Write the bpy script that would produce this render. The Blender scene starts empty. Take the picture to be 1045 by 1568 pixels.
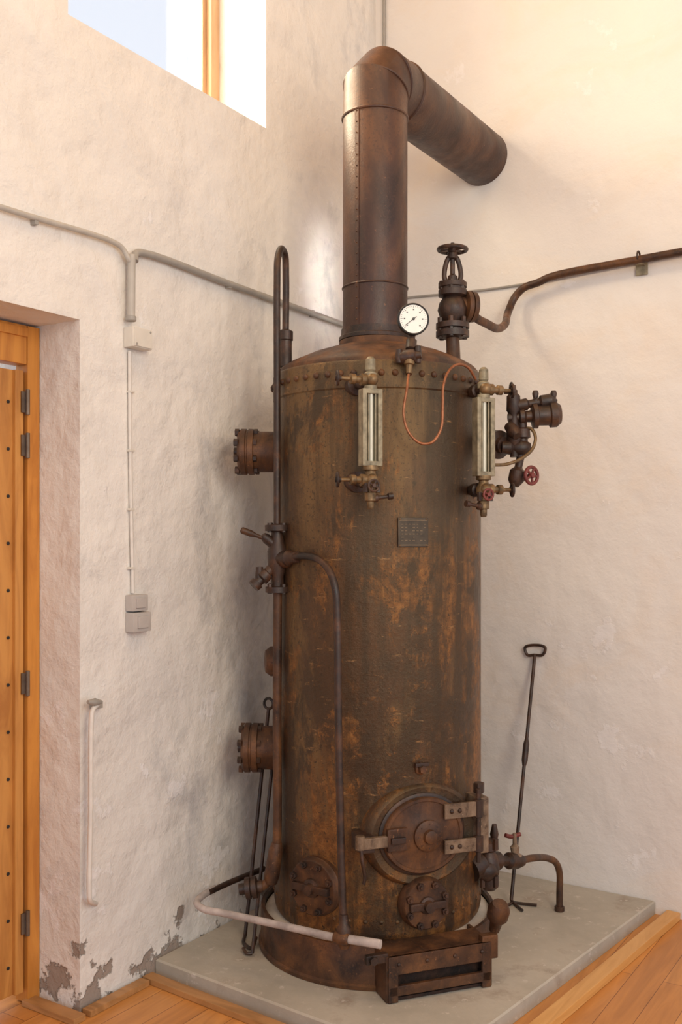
import bpy, bmesh, math, random
from mathutils import Vector, Matrix
random.seed(3)
sc = bpy.context.scene
try:
    sc.view_settings.view_transform = 'Standard'
    sc.view_settings.look = 'None'
except Exception: pass

# ------------------------------------------------------------------ frame
FPX, CX, HY = 1520.0, 522.0, 825.0          # focal length / principal column / horizon (1045x1568 survey units)
CAM = Vector((2.4705, -4.2327, 1.55))
RT = Vector((.8409, .5411, 0)); FW = Vector((-.5411, .8410, 0)); UP = Vector((0, 0, 1))
YW = -.08                                    # right wall plane
ZS = .055                                    # slab top
def ray(px, py): return RT*((px-CX)/FPX) + FW + UP*((HY-py)/FPX)
def V(px, py, d): return CAM + ray(px, py)*d
def WL(px, py, off=0.):
    r = ray(px, py); return CAM + r*((off-CAM.x)/r.x)
def WR(px, py, off=0.):
    r = ray(px, py); return CAM + r*((YW-off-CAM.y)/r.y)
def SL(px, py, z=ZS):
    r = ray(px, py); return CAM + r*((z-CAM.z)/r.z)
B0 = CAM + RT*.1357 + FW*3.716; B0.z = 0
def F(a, t, n, z):
    a = math.radians(a)
    return B0 + RT*(n*math.sin(a)+t*math.cos(a)) + FW*(-n*math.cos(a)+t*math.sin(a)) + UP*z
def AX(a):
    a = math.radians(a)
    N = RT*math.sin(a) - FW*math.cos(a); T = RT*math.cos(a) + FW*math.sin(a)
    return T, N
FA = 22.

# ------------------------------------------------------------------ materials
def newmat(name):
    m = bpy.data.materials.new(name); m.use_nodes = True
    nt = m.node_tree; b = nt.nodes['Principled BSDF']
    return m, nt, b
def N(nt, t, **k):
    n = nt.nodes.new(t)
    for a, v in k.items():
        if a in n.inputs.keys(): n.inputs[a].default_value = v
        else: setattr(n, a, v)
    return n
def coords(nt, scale=(1, 1, 1), rot=(0, 0, 0), loc=(0, 0, 0)):
    tc = N(nt, 'ShaderNodeTexCoord'); mp = N(nt, 'ShaderNodeMapping')
    mp.inputs['Scale'].default_value = scale; mp.inputs['Rotation'].default_value = rot; mp.inputs['Location'].default_value = loc
    nt.links.new(tc.outputs['Object'], mp.inputs['Vector']); return mp.outputs[0]
def noise(nt, vec, scale, detail=6, rough=.55, dist=0.):
    n = N(nt, 'ShaderNodeTexNoise'); n.inputs['Scale'].default_value = scale
    n.inputs['Detail'].default_value = detail; n.inputs['Roughness'].default_value = rough
    n.inputs['Distortion'].default_value = dist
    nt.links.new(vec, n.inputs['Vector']); return n.outputs['Fac']
def ramp(nt, fac, stops):
    r = N(nt, 'ShaderNodeValToRGB'); e = r.color_ramp.elements
    while len(e) < len(stops): e.new(.5)
    for i, (p, c) in enumerate(stops):
        e[i].position = p; e[i].color = (*c, 1) if len(c) == 3 else c
    nt.links.new(fac, r.inputs[0]); return r.outputs[0]
def mix(nt, fac, a, b, mode='MIX'):
    m = N(nt, 'ShaderNodeMix'); m.data_type = 'RGBA'; m.blend_type = mode
    for s, v in ((m.inputs[0], fac), (m.inputs[6], a), (m.inputs[7], b)):
        if isinstance(v, bpy.types.NodeSocket): nt.links.new(v, s)
        elif isinstance(v, (int, float)): s.default_value = v
        else: s.default_value = (*v, 1)
    return m.outputs[2]
def bump(nt, b, h, strength=.3, dist=.01, prev=None):
    n = N(nt, 'ShaderNodeBump'); n.inputs['Strength'].default_value = strength; n.inputs['Distance'].default_value = dist
    nt.links.new(h, n.inputs['Height'])
    if prev: nt.links.new(prev, n.inputs['Normal'])
    nt.links.new(n.outputs[0], b.inputs['Normal']); return n.outputs[0]
def zfac(nt, z0, z1, v0, v1, ax=2):
    tc = N(nt, 'ShaderNodeTexCoord'); sp = N(nt, 'ShaderNodeSeparateXYZ'); nt.links.new(tc.outputs['Object'], sp.inputs[0])
    mr = N(nt, 'ShaderNodeMapRange'); mr.inputs['From Min'].default_value = z0; mr.inputs['From Max'].default_value = z1
    mr.inputs['To Min'].default_value = v0; mr.inputs['To Max'].default_value = v1
    nt.links.new(sp.outputs[ax], mr.inputs['Value']); return mr.outputs[0]
def add(nt, a, b_):
    ad = N(nt, 'ShaderNodeMath'); ad.operation = 'ADD'; nt.links.new(a, ad.inputs[0]); nt.links.new(b_, ad.inputs[1]); return ad.outputs[0]

def rust(name, dark, mid, light, rough=.5, zs=.3, sc_=5., bs=.25, spec=.4):
    m, nt, b = newmat(name)
    v = coords(nt, (1, 1, zs)); v2 = coords(nt)
    c = ramp(nt, noise(nt, v, sc_, 9, .62, .4), [(.36, dark), (.5, mid), (.66, light)])
    sp = ramp(nt, noise(nt, v2, sc_*14, 4, .7), [(.52, (0, 0, 0)), (.66, (1, 1, 1))])
    c2 = mix(nt, sp, c, mid)
    sp2 = ramp(nt, noise(nt, v2, sc_*7, 8, .75), [(.62, (0, 0, 0)), (.68, (1, 1, 1))])
    c3 = mix(nt, sp2, c2, tuple(x*1.5+.01 for x in light))
    nt.links.new(c3, b.inputs['Base Color'])
    rr = ramp(nt, noise(nt, v, sc_*1.7, 5), [(.3, (rough-.12,)*3), (.7, (rough+.15,)*3)])
    nt.links.new(rr, b.inputs['Roughness'])
    b.inputs['Specular IOR Level'].default_value = spec
    bump(nt, b, noise(nt, v2, sc_*16, 6, .7), bs, .004)
    return m
def shellmat():
    """old boiler plate: dark oxide skin, golden sheen painted on as tan patches, vertical water streaks, blotchy rust heavier toward the foot"""
    m, nt, b = newmat('rusted_boiler_plate'); L = nt.links
    v = coords(nt); vs = coords(nt, (1, 1, .07)); vh = coords(nt, (1, 1, .45)); vw = coords(nt, (1, 1, .3), loc=(3.1, 1.7, .4))
    base = ramp(nt, noise(nt, vh, 3.2, 9, .65, .5), [(.34, (.020, .011, .008)), (.5, (.054, .025, .014)), (.66, (.098, .044, .018))])
    sheen = ramp(nt, noise(nt, vw, 2.6, 12, .72, .3), [(.52, (0, 0, 0)), (.62, (.8, .8, .8))])
    base = mix(nt, sheen, base, (.155, .086, .032))  # tan patches put the golden sheen into the plate colour
    k = add(nt, noise(nt, vh, 4.2, 12, .78, .5), zfac(nt, -1.0, .9, .050, -.06))
    k2 = add(nt, noise(nt, v, 13, 12, .80, .3), zfac(nt, -1.0, .9, .03, -.06))
    bl = ramp(nt, k, [(.50, (0, 0, 0)), (.55, (1, 1, 1))])
    bl2 = ramp(nt, k2, [(.55, (0, 0, 0)), (.59, (.9, .9, .9))])
    rc = ramp(nt, noise(nt, v, 45, 8, .78), [(.36, (.050, .021, .009)), (.5, (.170, .066, .018)), (.64, (.34, .15, .040))])
    c = mix(nt, bl2, mix(nt, bl, base, rc), rc)
    st = ramp(nt, noise(nt, vs, 7, 9, .68, .2), [(.50, (0, 0, 0)), (.60, (.85, .85, .85))])
    st2 = ramp(nt, noise(nt, coords(nt, (1, 1, .5), loc=(9, 2, 5)), 5.5, 10, .7, .4), [(.54, (0, 0, 0)), (.60, (.88, .88, .88))])
    c = mix(nt, st2, mix(nt, st, c, (.024, .013, .009)), (.019, .011, .009))
    vx = coords(nt, (1, 1, 5)); fl = ramp(nt, noise(nt, vx, 9, 10, .78), [(.61, (0, 0, 0)), (.65, (1, 1, 1))])
    c = mix(nt, fl, c, (.28, .15, .06))
    pit = ramp(nt, noise(nt, v, 90, 4, .7), [(.56, (0, 0, 0)), (.65, (1, 1, 1))])
    c = mix(nt, pit, c, (.024, .013, .009))
    L.new(c, b.inputs['Base Color'])
    L.new(mix(nt, bl, (.30, .30, .30), (.46, .46, .46)), b.inputs['Roughness'])
    b.inputs['Specular IOR Level'].default_value = .8
    b.inputs['Specular Tint'].default_value = (1., .82, .55, 1)
    p = bump(nt, b, noise(nt, v, 5, 4, .5), .25, .02)
    p = bump(nt, b, k2, .45, .010, p)
    bump(nt, b, noise(nt, v, 85, 6, .7), .4, .004, p); return m
def simple(name, col, rough=.5, metal=0., var=.25, scale=20, bs=.1):
    m, nt, b = newmat(name); v = coords(nt)
    c = ramp(nt, noise(nt, v, scale, 6), [(.3, tuple(x*(1-var) for x in col)), (.7, tuple(min(1, x*(1+var)) for x in col))])
    nt.links.new(c, b.inputs['Base Color']); b.inputs['Roughness'].default_value = rough; b.inputs['Metallic'].default_value = metal
    bump(nt, b, noise(nt, v, scale*3, 4), bs, .003); return m

M_shell = shellmat()
M_rust = rust('rusty_iron', (.026, .014, .010), (.078, .035, .017), (.17, .072, .026), .48, .8, 9)
M_flue = rust('flue_sheet_iron', (.026, .012, .009), (.056, .024, .015), (.12, .050, .022), .42, .45, 6.5, .3, .5)
M_iron = rust('dark_iron', (.016, .010, .008), (.040, .020, .013), (.095, .042, .021), .42, 1, 14, .25, .5)
M_pale = rust('worn_bare_iron', (.07, .045, .030), (.19, .13, .085), (.32, .235, .165), .45, 1, 14)
M_brass = simple('tarnished_brass', (.20, .13, .065), .48, .6, .55, 40)
M_dbrass = simple('dusty_brass_housing', (.28, .24, .16), .55, .25, .45, 30)
M_copper = simple('copper_tube', (.29, .12, .06), .45, .7, .35, 40)
M_white = simple('white_enamel', (.82, .82, .78), .4, 0, .04)
M_black = simple('black_paint', (.015, .014, .014), .4, 0, .3)
M_red = simple('red_handwheel_paint', (.15, .03, .025), .5, 0, .4)
M_conduit = simple('painted_conduit', (.46, .43, .385), .5, 0, .08)
M_grey = simple('grey_conduit', (.34, .32, .29), .5, 0, .1)
M_hinge = simple('old_steel_hinge', (.16, .12, .09), .45, .5, .3)
M_box = simple('cream_plastic', (.70, .66, .59), .5, 0, .05)
M_boxg = simple('grey_plastic', (.50, .46, .43), .5, 0, .05)
M_wpipe = simple('wall_paint_on_pipe', (.72, .68, .63), .6, 0, .08)
M_pinkpipe = simple('pale_primed_pipe', (.42, .37, .35), .7, 0, .4, 14, .3)
M_gtube = simple('glass_tube_white', (.60, .60, .50), .15, 0, .1)
M_slot = simple('sight_glass_slot', (.24, .22, .15), .25, 0, .3)
M_plate = simple('nameplate_bronze', (.06, .042, .026), .45, .4, .3, 40)
M_letter = simple('nameplate_lettering', (.16, .11, .065), .5, .4, .3, 40)
M_chal = simple('pale_ash_cement', (.62, .56, .48), .8, 0, .2, 12)
M_inside = rust('sooty_rust', (.010, .007, .006), (.032, .016, .011), (.07, .030, .016), .8, 1, 14)

def wallmat(name, base, alt, stain, grime, b1, b2, b3, gz, chv, shade_smudge=None):
    m, nt, b = newmat(name); v = coords(nt)
    c = ramp(nt, noise(nt, v, 1.3, 6, .6), [(.35, base), (.65, alt)])
    st = ramp(nt, noise(nt, coords(nt, (1, 1, 1.4)), 2.1, 9, .62, .9), [(.48, (0, 0, 0)), (.72, (1, 1, 1))])
    c = mix(nt, st, c, stain)
    if shade_smudge:   # boiler's shade and grey smudges painted into the plaster colour behind it
        g1 = ramp(nt, add(nt, add(nt, noise(nt, coords(nt, (1, 1, .6), loc=(0, 4, 1)), 3.2, 10, .68, .4), zfac(nt, -1.9, -.7, -.13, .10, 1)), zfac(nt, 1.4, 3.0, 0, -.17)), [(.47, (0, 0, 0)), (.66, (.85, .85, .85))])
        c = mix(nt, g1, c, shade_smudge)
    chf = add(nt, noise(nt, v, 5.0, 9, .62), zfac(nt, .2, 1.6, .03, -.06))
    ch = ramp(nt, chf, [(.60, (0, 0, 0)), (.64, (chv,)*3)])
    c = mix(nt, ch, c, (.86, .84, .84))
    gm = ramp(nt, add(nt, noise(nt, v, 7, 8, .6), zfac(nt, 0, .42, gz, gz-.31)), [(.63, (0, 0, 0)), (.66, (1, 1, 1))])
    c = mix(nt, gm, c, grime)
    nt.links.new(c, b.inputs['Base Color']); b.inputs['Roughness'].default_value = .85
    b.inputs['Specular IOR Level'].default_value = .2
    p = bump(nt, b, noise(nt, v, 3.0, 3, .5, .2), 1, b1)
    p = bump(nt, b, noise(nt, v, 15, 6, .6, .2), 1, b2, p)
    p = bump(nt, b, ch, 1, .0015, p)
    p = bump(nt, b, noise(nt, v, 70, 4, .6), 1, b3, p)
    p = bump(nt, b, gm, 1, -.005, p)
    return m
M_wl = wallmat('rough_lime_plaster', (.82, .79, .75), (.77, .74, .70), (.72, .69, .66), (.34, .28, .24), .045, .0085, .002, .16, .7, (.47, .465, .475))
M_wr = wallmat('smooth_lime_plaster', (.80, .77, .735), (.76, .725, .70), (.79, .715, .64), (.55, .50, .47), .025, .0035, .0012, .0, .6)

def wood(name, c1, c2, axis='z', rough=.45, sc_=1.):
    m, nt, b = newmat(name)
    s = {'x': (.12, 1, 1), 'y': (1, .12, 1), 'z': (1, 1, .12)}[axis]
    v = coords(nt, tuple(k*sc_ for k in s))
    w = noise(nt, v, 14, 5, .6, 1.6)
    nt.links.new(ramp(nt, w, [(.35, c1), (.6, c2)]), b.inputs['Base Color'])
    b.inputs['Roughness'].default_value = rough
    bump(nt, b, w, .1, .002); return m
M_door = wood('varnished_pine_door', (.42, .17, .038), (.60, .28, .07), 'z', .45)
M_frame = wood('varnished_pine_frame', (.48, .18, .030), (.64, .27, .048), 'z', .4)
M_winw = wood('window_frame_wood', (.42, .25, .13), (.54, .34, .19), 'z', .5)
M_trim = wood('floor_edge_trim', (.62, .31, .09), (.74, .41, .14), 'y', .4)
M_trimx = wood('floor_edge_trim_dark', (.34, .17, .06), (.50, .26, .10), 'x', .5)
M_ceil = wood('ceiling_boards', (.72, .42, .20), (.82, .52, .26), 'y', .6)

def floormat():
    m, nt, b = newmat('oak_floor_planks')
    v = coords(nt, (1, 1, 1), (0, 0, math.radians(90)))
    br = N(nt, 'ShaderNodeTexBrick'); nt.links.new(v, br.inputs['Vector'])
    br.inputs['Scale'].default_value = 1; br.inputs['Brick Width'].default_value = 1.4; br.inputs['Row Height'].default_value = .11
    br.inputs['Mortar Size'].default_value = .0012
    br.inputs['Color1'].default_value = (.63, .30, .09, 1); br.inputs['Color2'].default_value = (.53, .23, .06, 1); br.inputs['Mortar'].default_value = (.2, .07, .02, 1)
    v2 = coords(nt, (1, .1, 1)); w = noise(nt, v2, 18, 5, .6, 1.2)
    g = ramp(nt, w, [(.3, (.78, .72, .66)), (.65, (1.1, 1.08, 1.05))])
    nt.links.new(mix(nt, 1., br.outputs['Color'], g, 'MULTIPLY'), b.inputs['Base Color'])
    b.inputs['Roughness'].default_value = .36; return m
M_floor = floormat()
def concmat():
    m, nt, b = newmat('concrete_slab'); v = coords(nt)
    c = ramp(nt, noise(nt, v, 3, 9, .65), [(.3, (.37, .34, .285)), (.7, (.55, .505, .43))])
    s = ramp(nt, noise(nt, v, 6, 8, .65), [(.54, (0, 0, 0)), (.68, (.8, .8, .8))])
    c = mix(nt, s, c, (.29, .23, .18))
    s2 = ramp(nt, noise(nt, v, 24, 6, .7), [(.60, (0, 0, 0)), (.66, (1, 1, 1))])
    nt.links.new(mix(nt, s2, c, (.58, .54, .48)), b.inputs['Base Color']); b.inputs['Roughness'].default_value = .75
    bump(nt, b, noise(nt, v, 30, 6), .3, .006); return m
M_conc = concmat()
def glassmat():
    m = bpy.data.materials.new('window_glass'); m.use_nodes = True; nt = m.node_tree; nt.nodes.clear()
    o = N(nt, 'ShaderNodeOutputMaterial'); t = N(nt, 'ShaderNodeBsdfTransparent'); g = N(nt, 'ShaderNodeBsdfGlossy')
    g.inputs['Roughness'].default_value = .02; mx = N(nt, 'ShaderNodeMixShader'); mx.inputs[0].default_value = .05
    nt.links.new(t.outputs[0], mx.inputs[1]); nt.links.new(g.outputs[0], mx.inputs[2]); nt.links.new(mx.outputs[0], o.inputs[0]); return m
M_glass = glassmat()

# ------------------------------------------------------------------ mesh builder
class Bd:
    def __init__(s): s.bm = bmesh.new(); s.mats = []
    def mi(s, m):
        if m not in s.mats: s.mats.append(m)
        return s.mats.index(m)
    def _faces(s, fs, m, smooth=True):
        i = s.mi(m)
        for f in fs: f.material_index = i; f.smooth = smooth
    def rings(s, rings, m, closed_ends=(True, True)):
        vs = [[s.bm.verts.new(p) for p in r] for r in rings]; fs = []
        n = len(vs[0])
        for a, b in zip(vs, vs[1:]):
            for k in range(n):
                fs.append(s.bm.faces.new((a[k], a[(k+1) % n], b[(k+1) % n], b[k])))
        if closed_ends[0]: fs.append(s.bm.faces.new(vs[0][::-1]))
        if closed_ends[1]: fs.append(s.bm.faces.new(vs[-1]))
        s._faces(fs, m)
    def turned(s, p0, p1, prof, m, seg=20, absd=False, caps=(True, True)):
        p0 = Vector(p0); p1 = Vector(p1); ax = p1-p0; L = ax.length; ax.normalize()
        u = ax.orthogonal().normalized(); w = ax.cross(u); R = []
        for t, r in prof:
            c = p0 + ax*(t if absd else t*L); r = max(r, .0004)
            R.append([c+(u*math.cos(2*math.pi*k/seg)+w*math.sin(2*math.pi*k/seg))*r for k in range(seg)])
        s.rings(R, m, caps)
    def cyl(s, p0, p1, r, m, seg=16, ch=.12):
        L = (Vector(p1)-Vector(p0)).length; c = min(ch*r, L*.3)
        s.turned(p0, p1, [(0, r-c), (c, r), (L-c, r), (L, r-c)], m, seg, True)
    def hexn(s, c, ax, r, h, m):
        ax = Vector(ax).normalized(); s.cyl(c-ax*h/2, c+ax*h/2, r, m, 6, .06)
    def ball(s, c, r, m, seg=14, ax=UP, sq=1.):
        c = Vector(c); ax = Vector(ax).normalized(); n = 8
        s.turned(c-ax, c, [(1-sq*r*math.cos(math.pi*k/n), r*math.sin(math.pi*k/n)) for k in range(n+1)], m, seg, True)
    def tube(s, pts, r, m, seg=10, sub=8, straight=False):
        pts = [Vector(p) for p in pts]
        if not straight and len(pts) > 2:
            P = [pts[0]*2-pts[1]]+pts+[pts[-1]*2-pts[-2]]; out = []
            for i in range(1, len(P)-2):
                a, b, c, d = P[i-1:i+3]
                t0 = 0; t1 = t0+max((b-a).length, 1e-5)**.5; t2 = t1+max((c-b).length, 1e-5)**.5; t3 = t2+max((d-c).length, 1e-5)**.5
                for k in range(sub):
                    t = t1+(t2-t1)*k/sub
                    A1 = a*((t1-t)/(t1-t0))+b*((t-t0)/(t1-t0)); A2 = b*((t2-t)/(t2-t1))+c*((t-t1)/(t2-t1)); A3 = c*((t3-t)/(t3-t2))+d*((t-t2)/(t3-t2))
                    B1 = A1*((t2-t)/(t2-t0))+A2*((t-t0)/(t2-t0)); B2 = A2*((t3-t)/(t3-t1))+A3*((t-t1)/(t3-t1))
                    out.append(B1*((t2-t)/(t2-t1))+B2*((t-t1)/(t2-t1)))
            out.append(pts[-1]); pts = out
        R = []; u = None
        for i, p in enumerate(pts):
            a = (pts[i]-pts[i-1]).normalized() if i > 0 else None
            b = (pts[i+1]-pts[i]).normalized() if i < len(pts)-1 else None
            t = a if b is None else b if a is None else (a+b).normalized()
            k_ = 1. if (a is None or b is None) else 1/max(.5, math.cos(a.angle(b)/2))
            if u is None: u = t.orthogonal().normalized()
            u = (u-t*u.dot(t)).normalized(); w = t.cross(u)
            mi_dir = None
            if a is not None and b is not None and a.angle(b) > .02: mi_dir = (b-a).normalized()
            ring = []
            for k in range(seg):
                o = (u*math.cos(2*math.pi*k/seg)+w*math.sin(2*math.pi*k/seg))*r
                if mi_dir is not None: o = o+mi_dir*(o.dot(mi_dir)*(k_-1))
                ring.append(p+o)
            R.append(ring)
        s.rings(R, m)
    def torus(s, c, ax, R, r, m, seg=28, rs=8):
        c = Vector(c); ax = Vector(ax).normalized(); u = ax.orthogonal().normalized(); w = ax.cross(u); rings = []
        for k in range(seg):
            a = 2*math.pi*k/seg; d = u*math.cos(a)+w*math.sin(a)
            rings.append([c+d*(R+r*math.cos(2*math.pi*j/rs))+ax*(r*math.sin(2*math.pi*j/rs)) for j in range(rs)])
        rings.append(rings[0]); s.rings(rings, m, (False, False))
    def wheel(s, c, ax, R, r, m, spokes=4, hub=None):
        ax = Vector(ax).normalized(); s.torus(c, ax, R, r, m)
        u = ax.orthogonal().normalized(); w = ax.cross(u)
        for k in range(spokes):
            a = 2*math.pi*k/spokes+.4; d = u*math.cos(a)+w*math.sin(a); s.cyl(c, c+d*R, r*.75, m, 8)
        s.cyl(c-ax*r*1.6, c+ax*r*1.6, hub or R*.28, m, 12)
    def box(s, c, X, Y, Z, m, bev=.002):
        """c centre; X,Y,Z full-size axis vectors"""
        c = Vector(c); X = Vector(X)/2; Y = Vector(Y)/2; Z = Vector(Z)/2
        vs = [s.bm.verts.new(c+X*i+Y*j+Z*k) for i in (-1, 1) for j in (-1, 1) for k in (-1, 1)]
        q = [(0, 1, 3, 2), (4, 6, 7, 5), (0, 4, 5, 1), (2, 3, 7, 6), (0, 2, 6, 4), (1, 5, 7, 3)]
        fs = [s.bm.faces.new([vs[i] for i in f]) for f in q]; s._faces(fs, m, False)
        if bev:
            es = list({e for f in fs for e in f.edges})
            r = bmesh.ops.bevel(s.bm, geom=es, offset=bev, segments=2, profile=.7, affect='EDGES')
            for f in r['faces']: f.material_index = s.mi(m); f.smooth = True
    def plate(s, c, T, Z, Nn, rt, rz, prof, m, seg=40):
        """elliptical stepped plate; prof = [(offset along N, scale)]"""
        R = [[c+Nn*o+T*(rt*k*math.cos(2*math.pi*j/seg))+Z*(rz*k*math.sin(2*math.pi*j/seg)) for j in range(seg)] for o, k in prof]
        s.rings(R, m)
    def obj(s, name, parent=None, recentre=True, sharp=38):
        bmesh.ops.recalc_face_normals(s.bm, faces=s.bm.faces)
        for e in s.bm.edges:
            if len(e.link_faces) == 2:
                try:
                    if e.calc_face_angle() > math.radians(sharp): e.smooth = False
                except Exception: pass
        me = bpy.data.meshes.new(name); s.bm.to_mesh(me); s.bm.free()
        for m in s.mats: me.materials.append(m)
        o = bpy.data.objects.new(name, me); sc.collection.objects.link(o)
        if recentre:
            xs = [v.co for v in me.vertices]
            c = Vector([(min(v[i] for v in xs)+max(v[i] for v in xs))/2 for i in range(3)])
            me.transform(Matrix.Translation(-c)); o.location = c
        if parent:
            o.parent = parent; o.location = o.location-WLOC[parent.name]
        return o
WLOC = {}
def empty(name, loc, parent=None):
    e = bpy.data.objects.new(name, None); loc = Vector(loc); e.location = loc; e.empty_display_size = .1; sc.collection.objects.link(e)
    if parent: e.parent = parent; e.location = loc-WLOC[parent.name]
    WLOC[e.name] = loc; return e

# ------------------------------------------------------------------ room shell
def gridwall(name, us, zs, hole, plane, th, mat):
    b = Bd(); nu, nz = len(us)-1, len(zs)-1
    sol = lambda i, j: 0 <= i < nu and 0 <= j < nz and not hole(i, j)
    fs = []
    def q(*p): fs.append(b.bm.faces.new([b.bm.verts.new(x) for x in p]))
    for i in range(nu):
        for j in range(nz):
            if not sol(i, j): continue
            u0, u1, z0, z1 = us[i], us[i+1], zs[j], zs[j+1]
            for d in (0, th): q(plane(u0, d, z0), plane(u1, d, z0), plane(u1, d, z1), plane(u0, d, z1))
            if not sol(i-1, j): q(plane(u0, 0, z0), plane(u0, th, z0), plane(u0, th, z1), plane(u0, 0, z1))
            if not sol(i+1, j): q(plane(u1, 0, z0), plane(u1, th, z0), plane(u1, th, z1), plane(u1, 0, z1))
            if not sol(i, j-1): q(plane(u0, 0, z0), plane(u1, 0, z0), plane(u1, th, z0), plane(u0, th, z0))
            if not sol(i, j+1): q(plane(u0, 0, z1), plane(u1, 0, z1), plane(u1, th, z1), plane(u0, th, z1))
    b._faces(fs, mat, False); bmesh.ops.remove_doubles(b.bm, verts=b.bm.verts, dist=1e-5)
    return b.obj(name, recentre=False)
DY0, DY1, DZ = -3.05, -1.97, 2.265
WY0, WY1, WZ0, WZ1 = -2.02, -.965, 3.24, 4.5
us = [-6.5, DY0, WY0, DY1, WY1, YW+.4]; zs = [-.02, DZ, WZ0, WZ1, 5.0]
def hole(i, j):
    u = (us[i]+us[i+1])/2; z = (zs[j]+zs[j+1])/2
    return (DY0 < u < DY1 and z < DZ) or (WY0 < u < WY1 and WZ0 < z < WZ1)
gridwall('wall_left', us, zs, hole, lambda u, d, z: Vector((-d, u, z)), .42, M_wl)
b = Bd(); b.box((2.6, YW+.2, 2.49), (5.2, 0, 0), (0, .4, 0), (0, 0, 5.02), M_wr, 0); b.obj('wall_right', recentre=False)
b = Bd(); b.box((2.4, -3.05, -.06), (5.6, 0, 0), (0, 6.9, 0), (0, 0, .12), M_floor, 0); b.obj('floor', recentre=False)
b = Bd(); b.box((2.4, -3.05, 5.06), (5.6, 0, 0), (0, 6.9, 0), (0, 0, .12), M_ceil, 0); b.obj('ceiling', recentre=False)

# slab
SC = [(0.004, -1.62), (1.17, -1.705), (1.345, YW-.004), (0.004, YW-.004)]
b = Bd()
R = [[Vector((x, y, z)) for x, y in SC] for z in (0.001, ZS-.006)]
cc = Vector((.63, -.85, 0)); R.append([Vector((cc.x+(x-cc.x)*.993, cc.y+(y-cc.y)*.993, ZS)) for x, y in SC])
b.rings(R, M_conc); b.obj('concrete_slab', sharp=20)
def strip(name, p, q, w, side, mat, h=.022):
    p = Vector(p); q = Vector(q); d = (q-p).normalized(); n = Vector((d.y, -d.x, 0))*side
    b = Bd(); b.box((p+q)/2+n*w/2+UP*(h/2+.001), q-p, n*w, UP*h, mat, .003); return b.obj(name)
strip('trim_1', (1.235, -1.80, 0), (1.395, YW-.01, 0), .055, 1, M_trim, .03)
strip('trim_2', (.012, -1.645, 0), (1.16, -1.735, 0), .045, 1, M_trimx, .02)
strip('trim_3', (.012, -1.97, 0), (.012, -1.70, 0), .04, 1, M_trimx, .02)
strip('trim_4', (-.2, -1.99, 0), (.05, -1.99, 0), .05, 1, M_trimx, .02)

# ------------------------------------------------------------------ window
we = empty('window_1', (-.28, (WY0+WY1)/2, (WZ0+WZ1)/2))
b = Bd(); x0 = -.275; fw = .055
for y in (WY0+fw/2, WY1-fw/2): b.box((x0, y, (WZ0+WZ1)/2), (.06, 0, 0), (0, fw, 0), (0, 0, WZ1-WZ0), M_winw, .006)
for z in (WZ0+fw/2, WZ1-fw/2): b.box((x0, (WY0+WY1)/2, z), (.06, 0, 0), (0, WY1-WY0-2*fw, 0), (0, 0, fw), M_winw, .006)
for y in (WY0+fw+.012, WY1-fw-.012): b.box((x0-.012, y, (WZ0+WZ1)/2), (.03, 0, 0), (0, .024, 0), (0, 0, WZ1-WZ0-2*fw), M_winw, .004)
for z in (WZ0+fw+.012, WZ1-fw-.012): b.box((x0-.012, (WY0+WY1)/2, z), (.03, 0, 0), (0, WY1-WY0-2*fw-.05, 0), (0, 0, .024), M_winw, .004)
b.obj('frame', we)
b = Bd(); b.box((x0, (WY0+WY1)/2, (WZ0+WZ1)/2), (.004, 0, 0), (0, WY1-WY0-2*fw-.05, 0), (0, 0, WZ1-WZ0-2*fw-.05), M_glass, 0); b.obj('pane', we)

# ------------------------------------------------------------------ door
de = empty('door_1', (-.2, (DY0+DY1)/2, 1.1))
b = Bd(); xd = -.22; fz = DZ-.002
b.box((xd, DY1-.028, fz/2), (.06, 0, 0), (0, .05, 0), (0, 0, fz-.01), M_frame, .004)
b.box((xd, DY0+.028, fz/2), (.06, 0, 0), (0, .05, 0), (0, 0, fz-.01), M_frame, .004)
b.box((xd, (DY0+DY1)/2, fz-.07), (.06, 0, 0), (0, DY1-DY0-.112, 0), (0, 0, .13), M_frame, .006)
b.box((xd+.034, (DY0+DY1)/2, fz-.03), (.012, 0, 0), (0, DY1-DY0-.12, 0), (0, 0, .03), M_frame, .004)
b.obj('frame', de)
b = Bd(); n = 8; y0 = DY0+.06; y1 = DY1-.06; w = (y1-y0)/n
for k in range(n):
    b.box((xd-.01, y0+w*(k+.5), (fz-.15)/2+.02), (.035, 0, 0), (0, w-.003, 0), (0, 0, fz-.20), M_door, .004)
for z in (.25, 1.15, 1.95): b.box((xd-.045, (y0+y1)/2, z), (.03, 0, 0), (0, y1-y0-.02, 0), (0, 0, .14), M_door, .004)
b.box((xd+.014, y1-.02, (fz-.15)/2+.02), (.016, 0, 0), (0, .034, 0), (0, 0, fz-.20), M_door, .004)
b.obj('leaf', de)
b = Bd()
for pz in (620, 685, 1042, 1402):
    z = 1.55+(HY-pz)/FPX*3.36
    b.cyl((xd+.034, y1+.004, z-.042), (xd+.034, y1+.004, z+.042), .007, M_hinge, 10)
    b.box((xd+.026, y1-.009, z), (.006, 0, 0), (0, .014, 0), (0, 0, .07), M_hinge, .001)
b.obj('hinges', de)
b = Bd()
for k in range(13):
    z = .14+k*.155
    for yy in (y1-.055, y1-.17, y1-.30): b.cyl((xd+.004, yy, z), (xd+.011, yy, z), .006, M_black, 8)
b.obj('nails', de)
b = Bd(); b.turned((xd+.005, y0+.07, 1.05), (xd+.07, y0+.07, 1.05), [(0, .025), (.1, .025), (.15, .01), (.6, .01), (.7, .025), (.95, .027), (1, .015)], M_brass); b.obj('knob', de)

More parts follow.
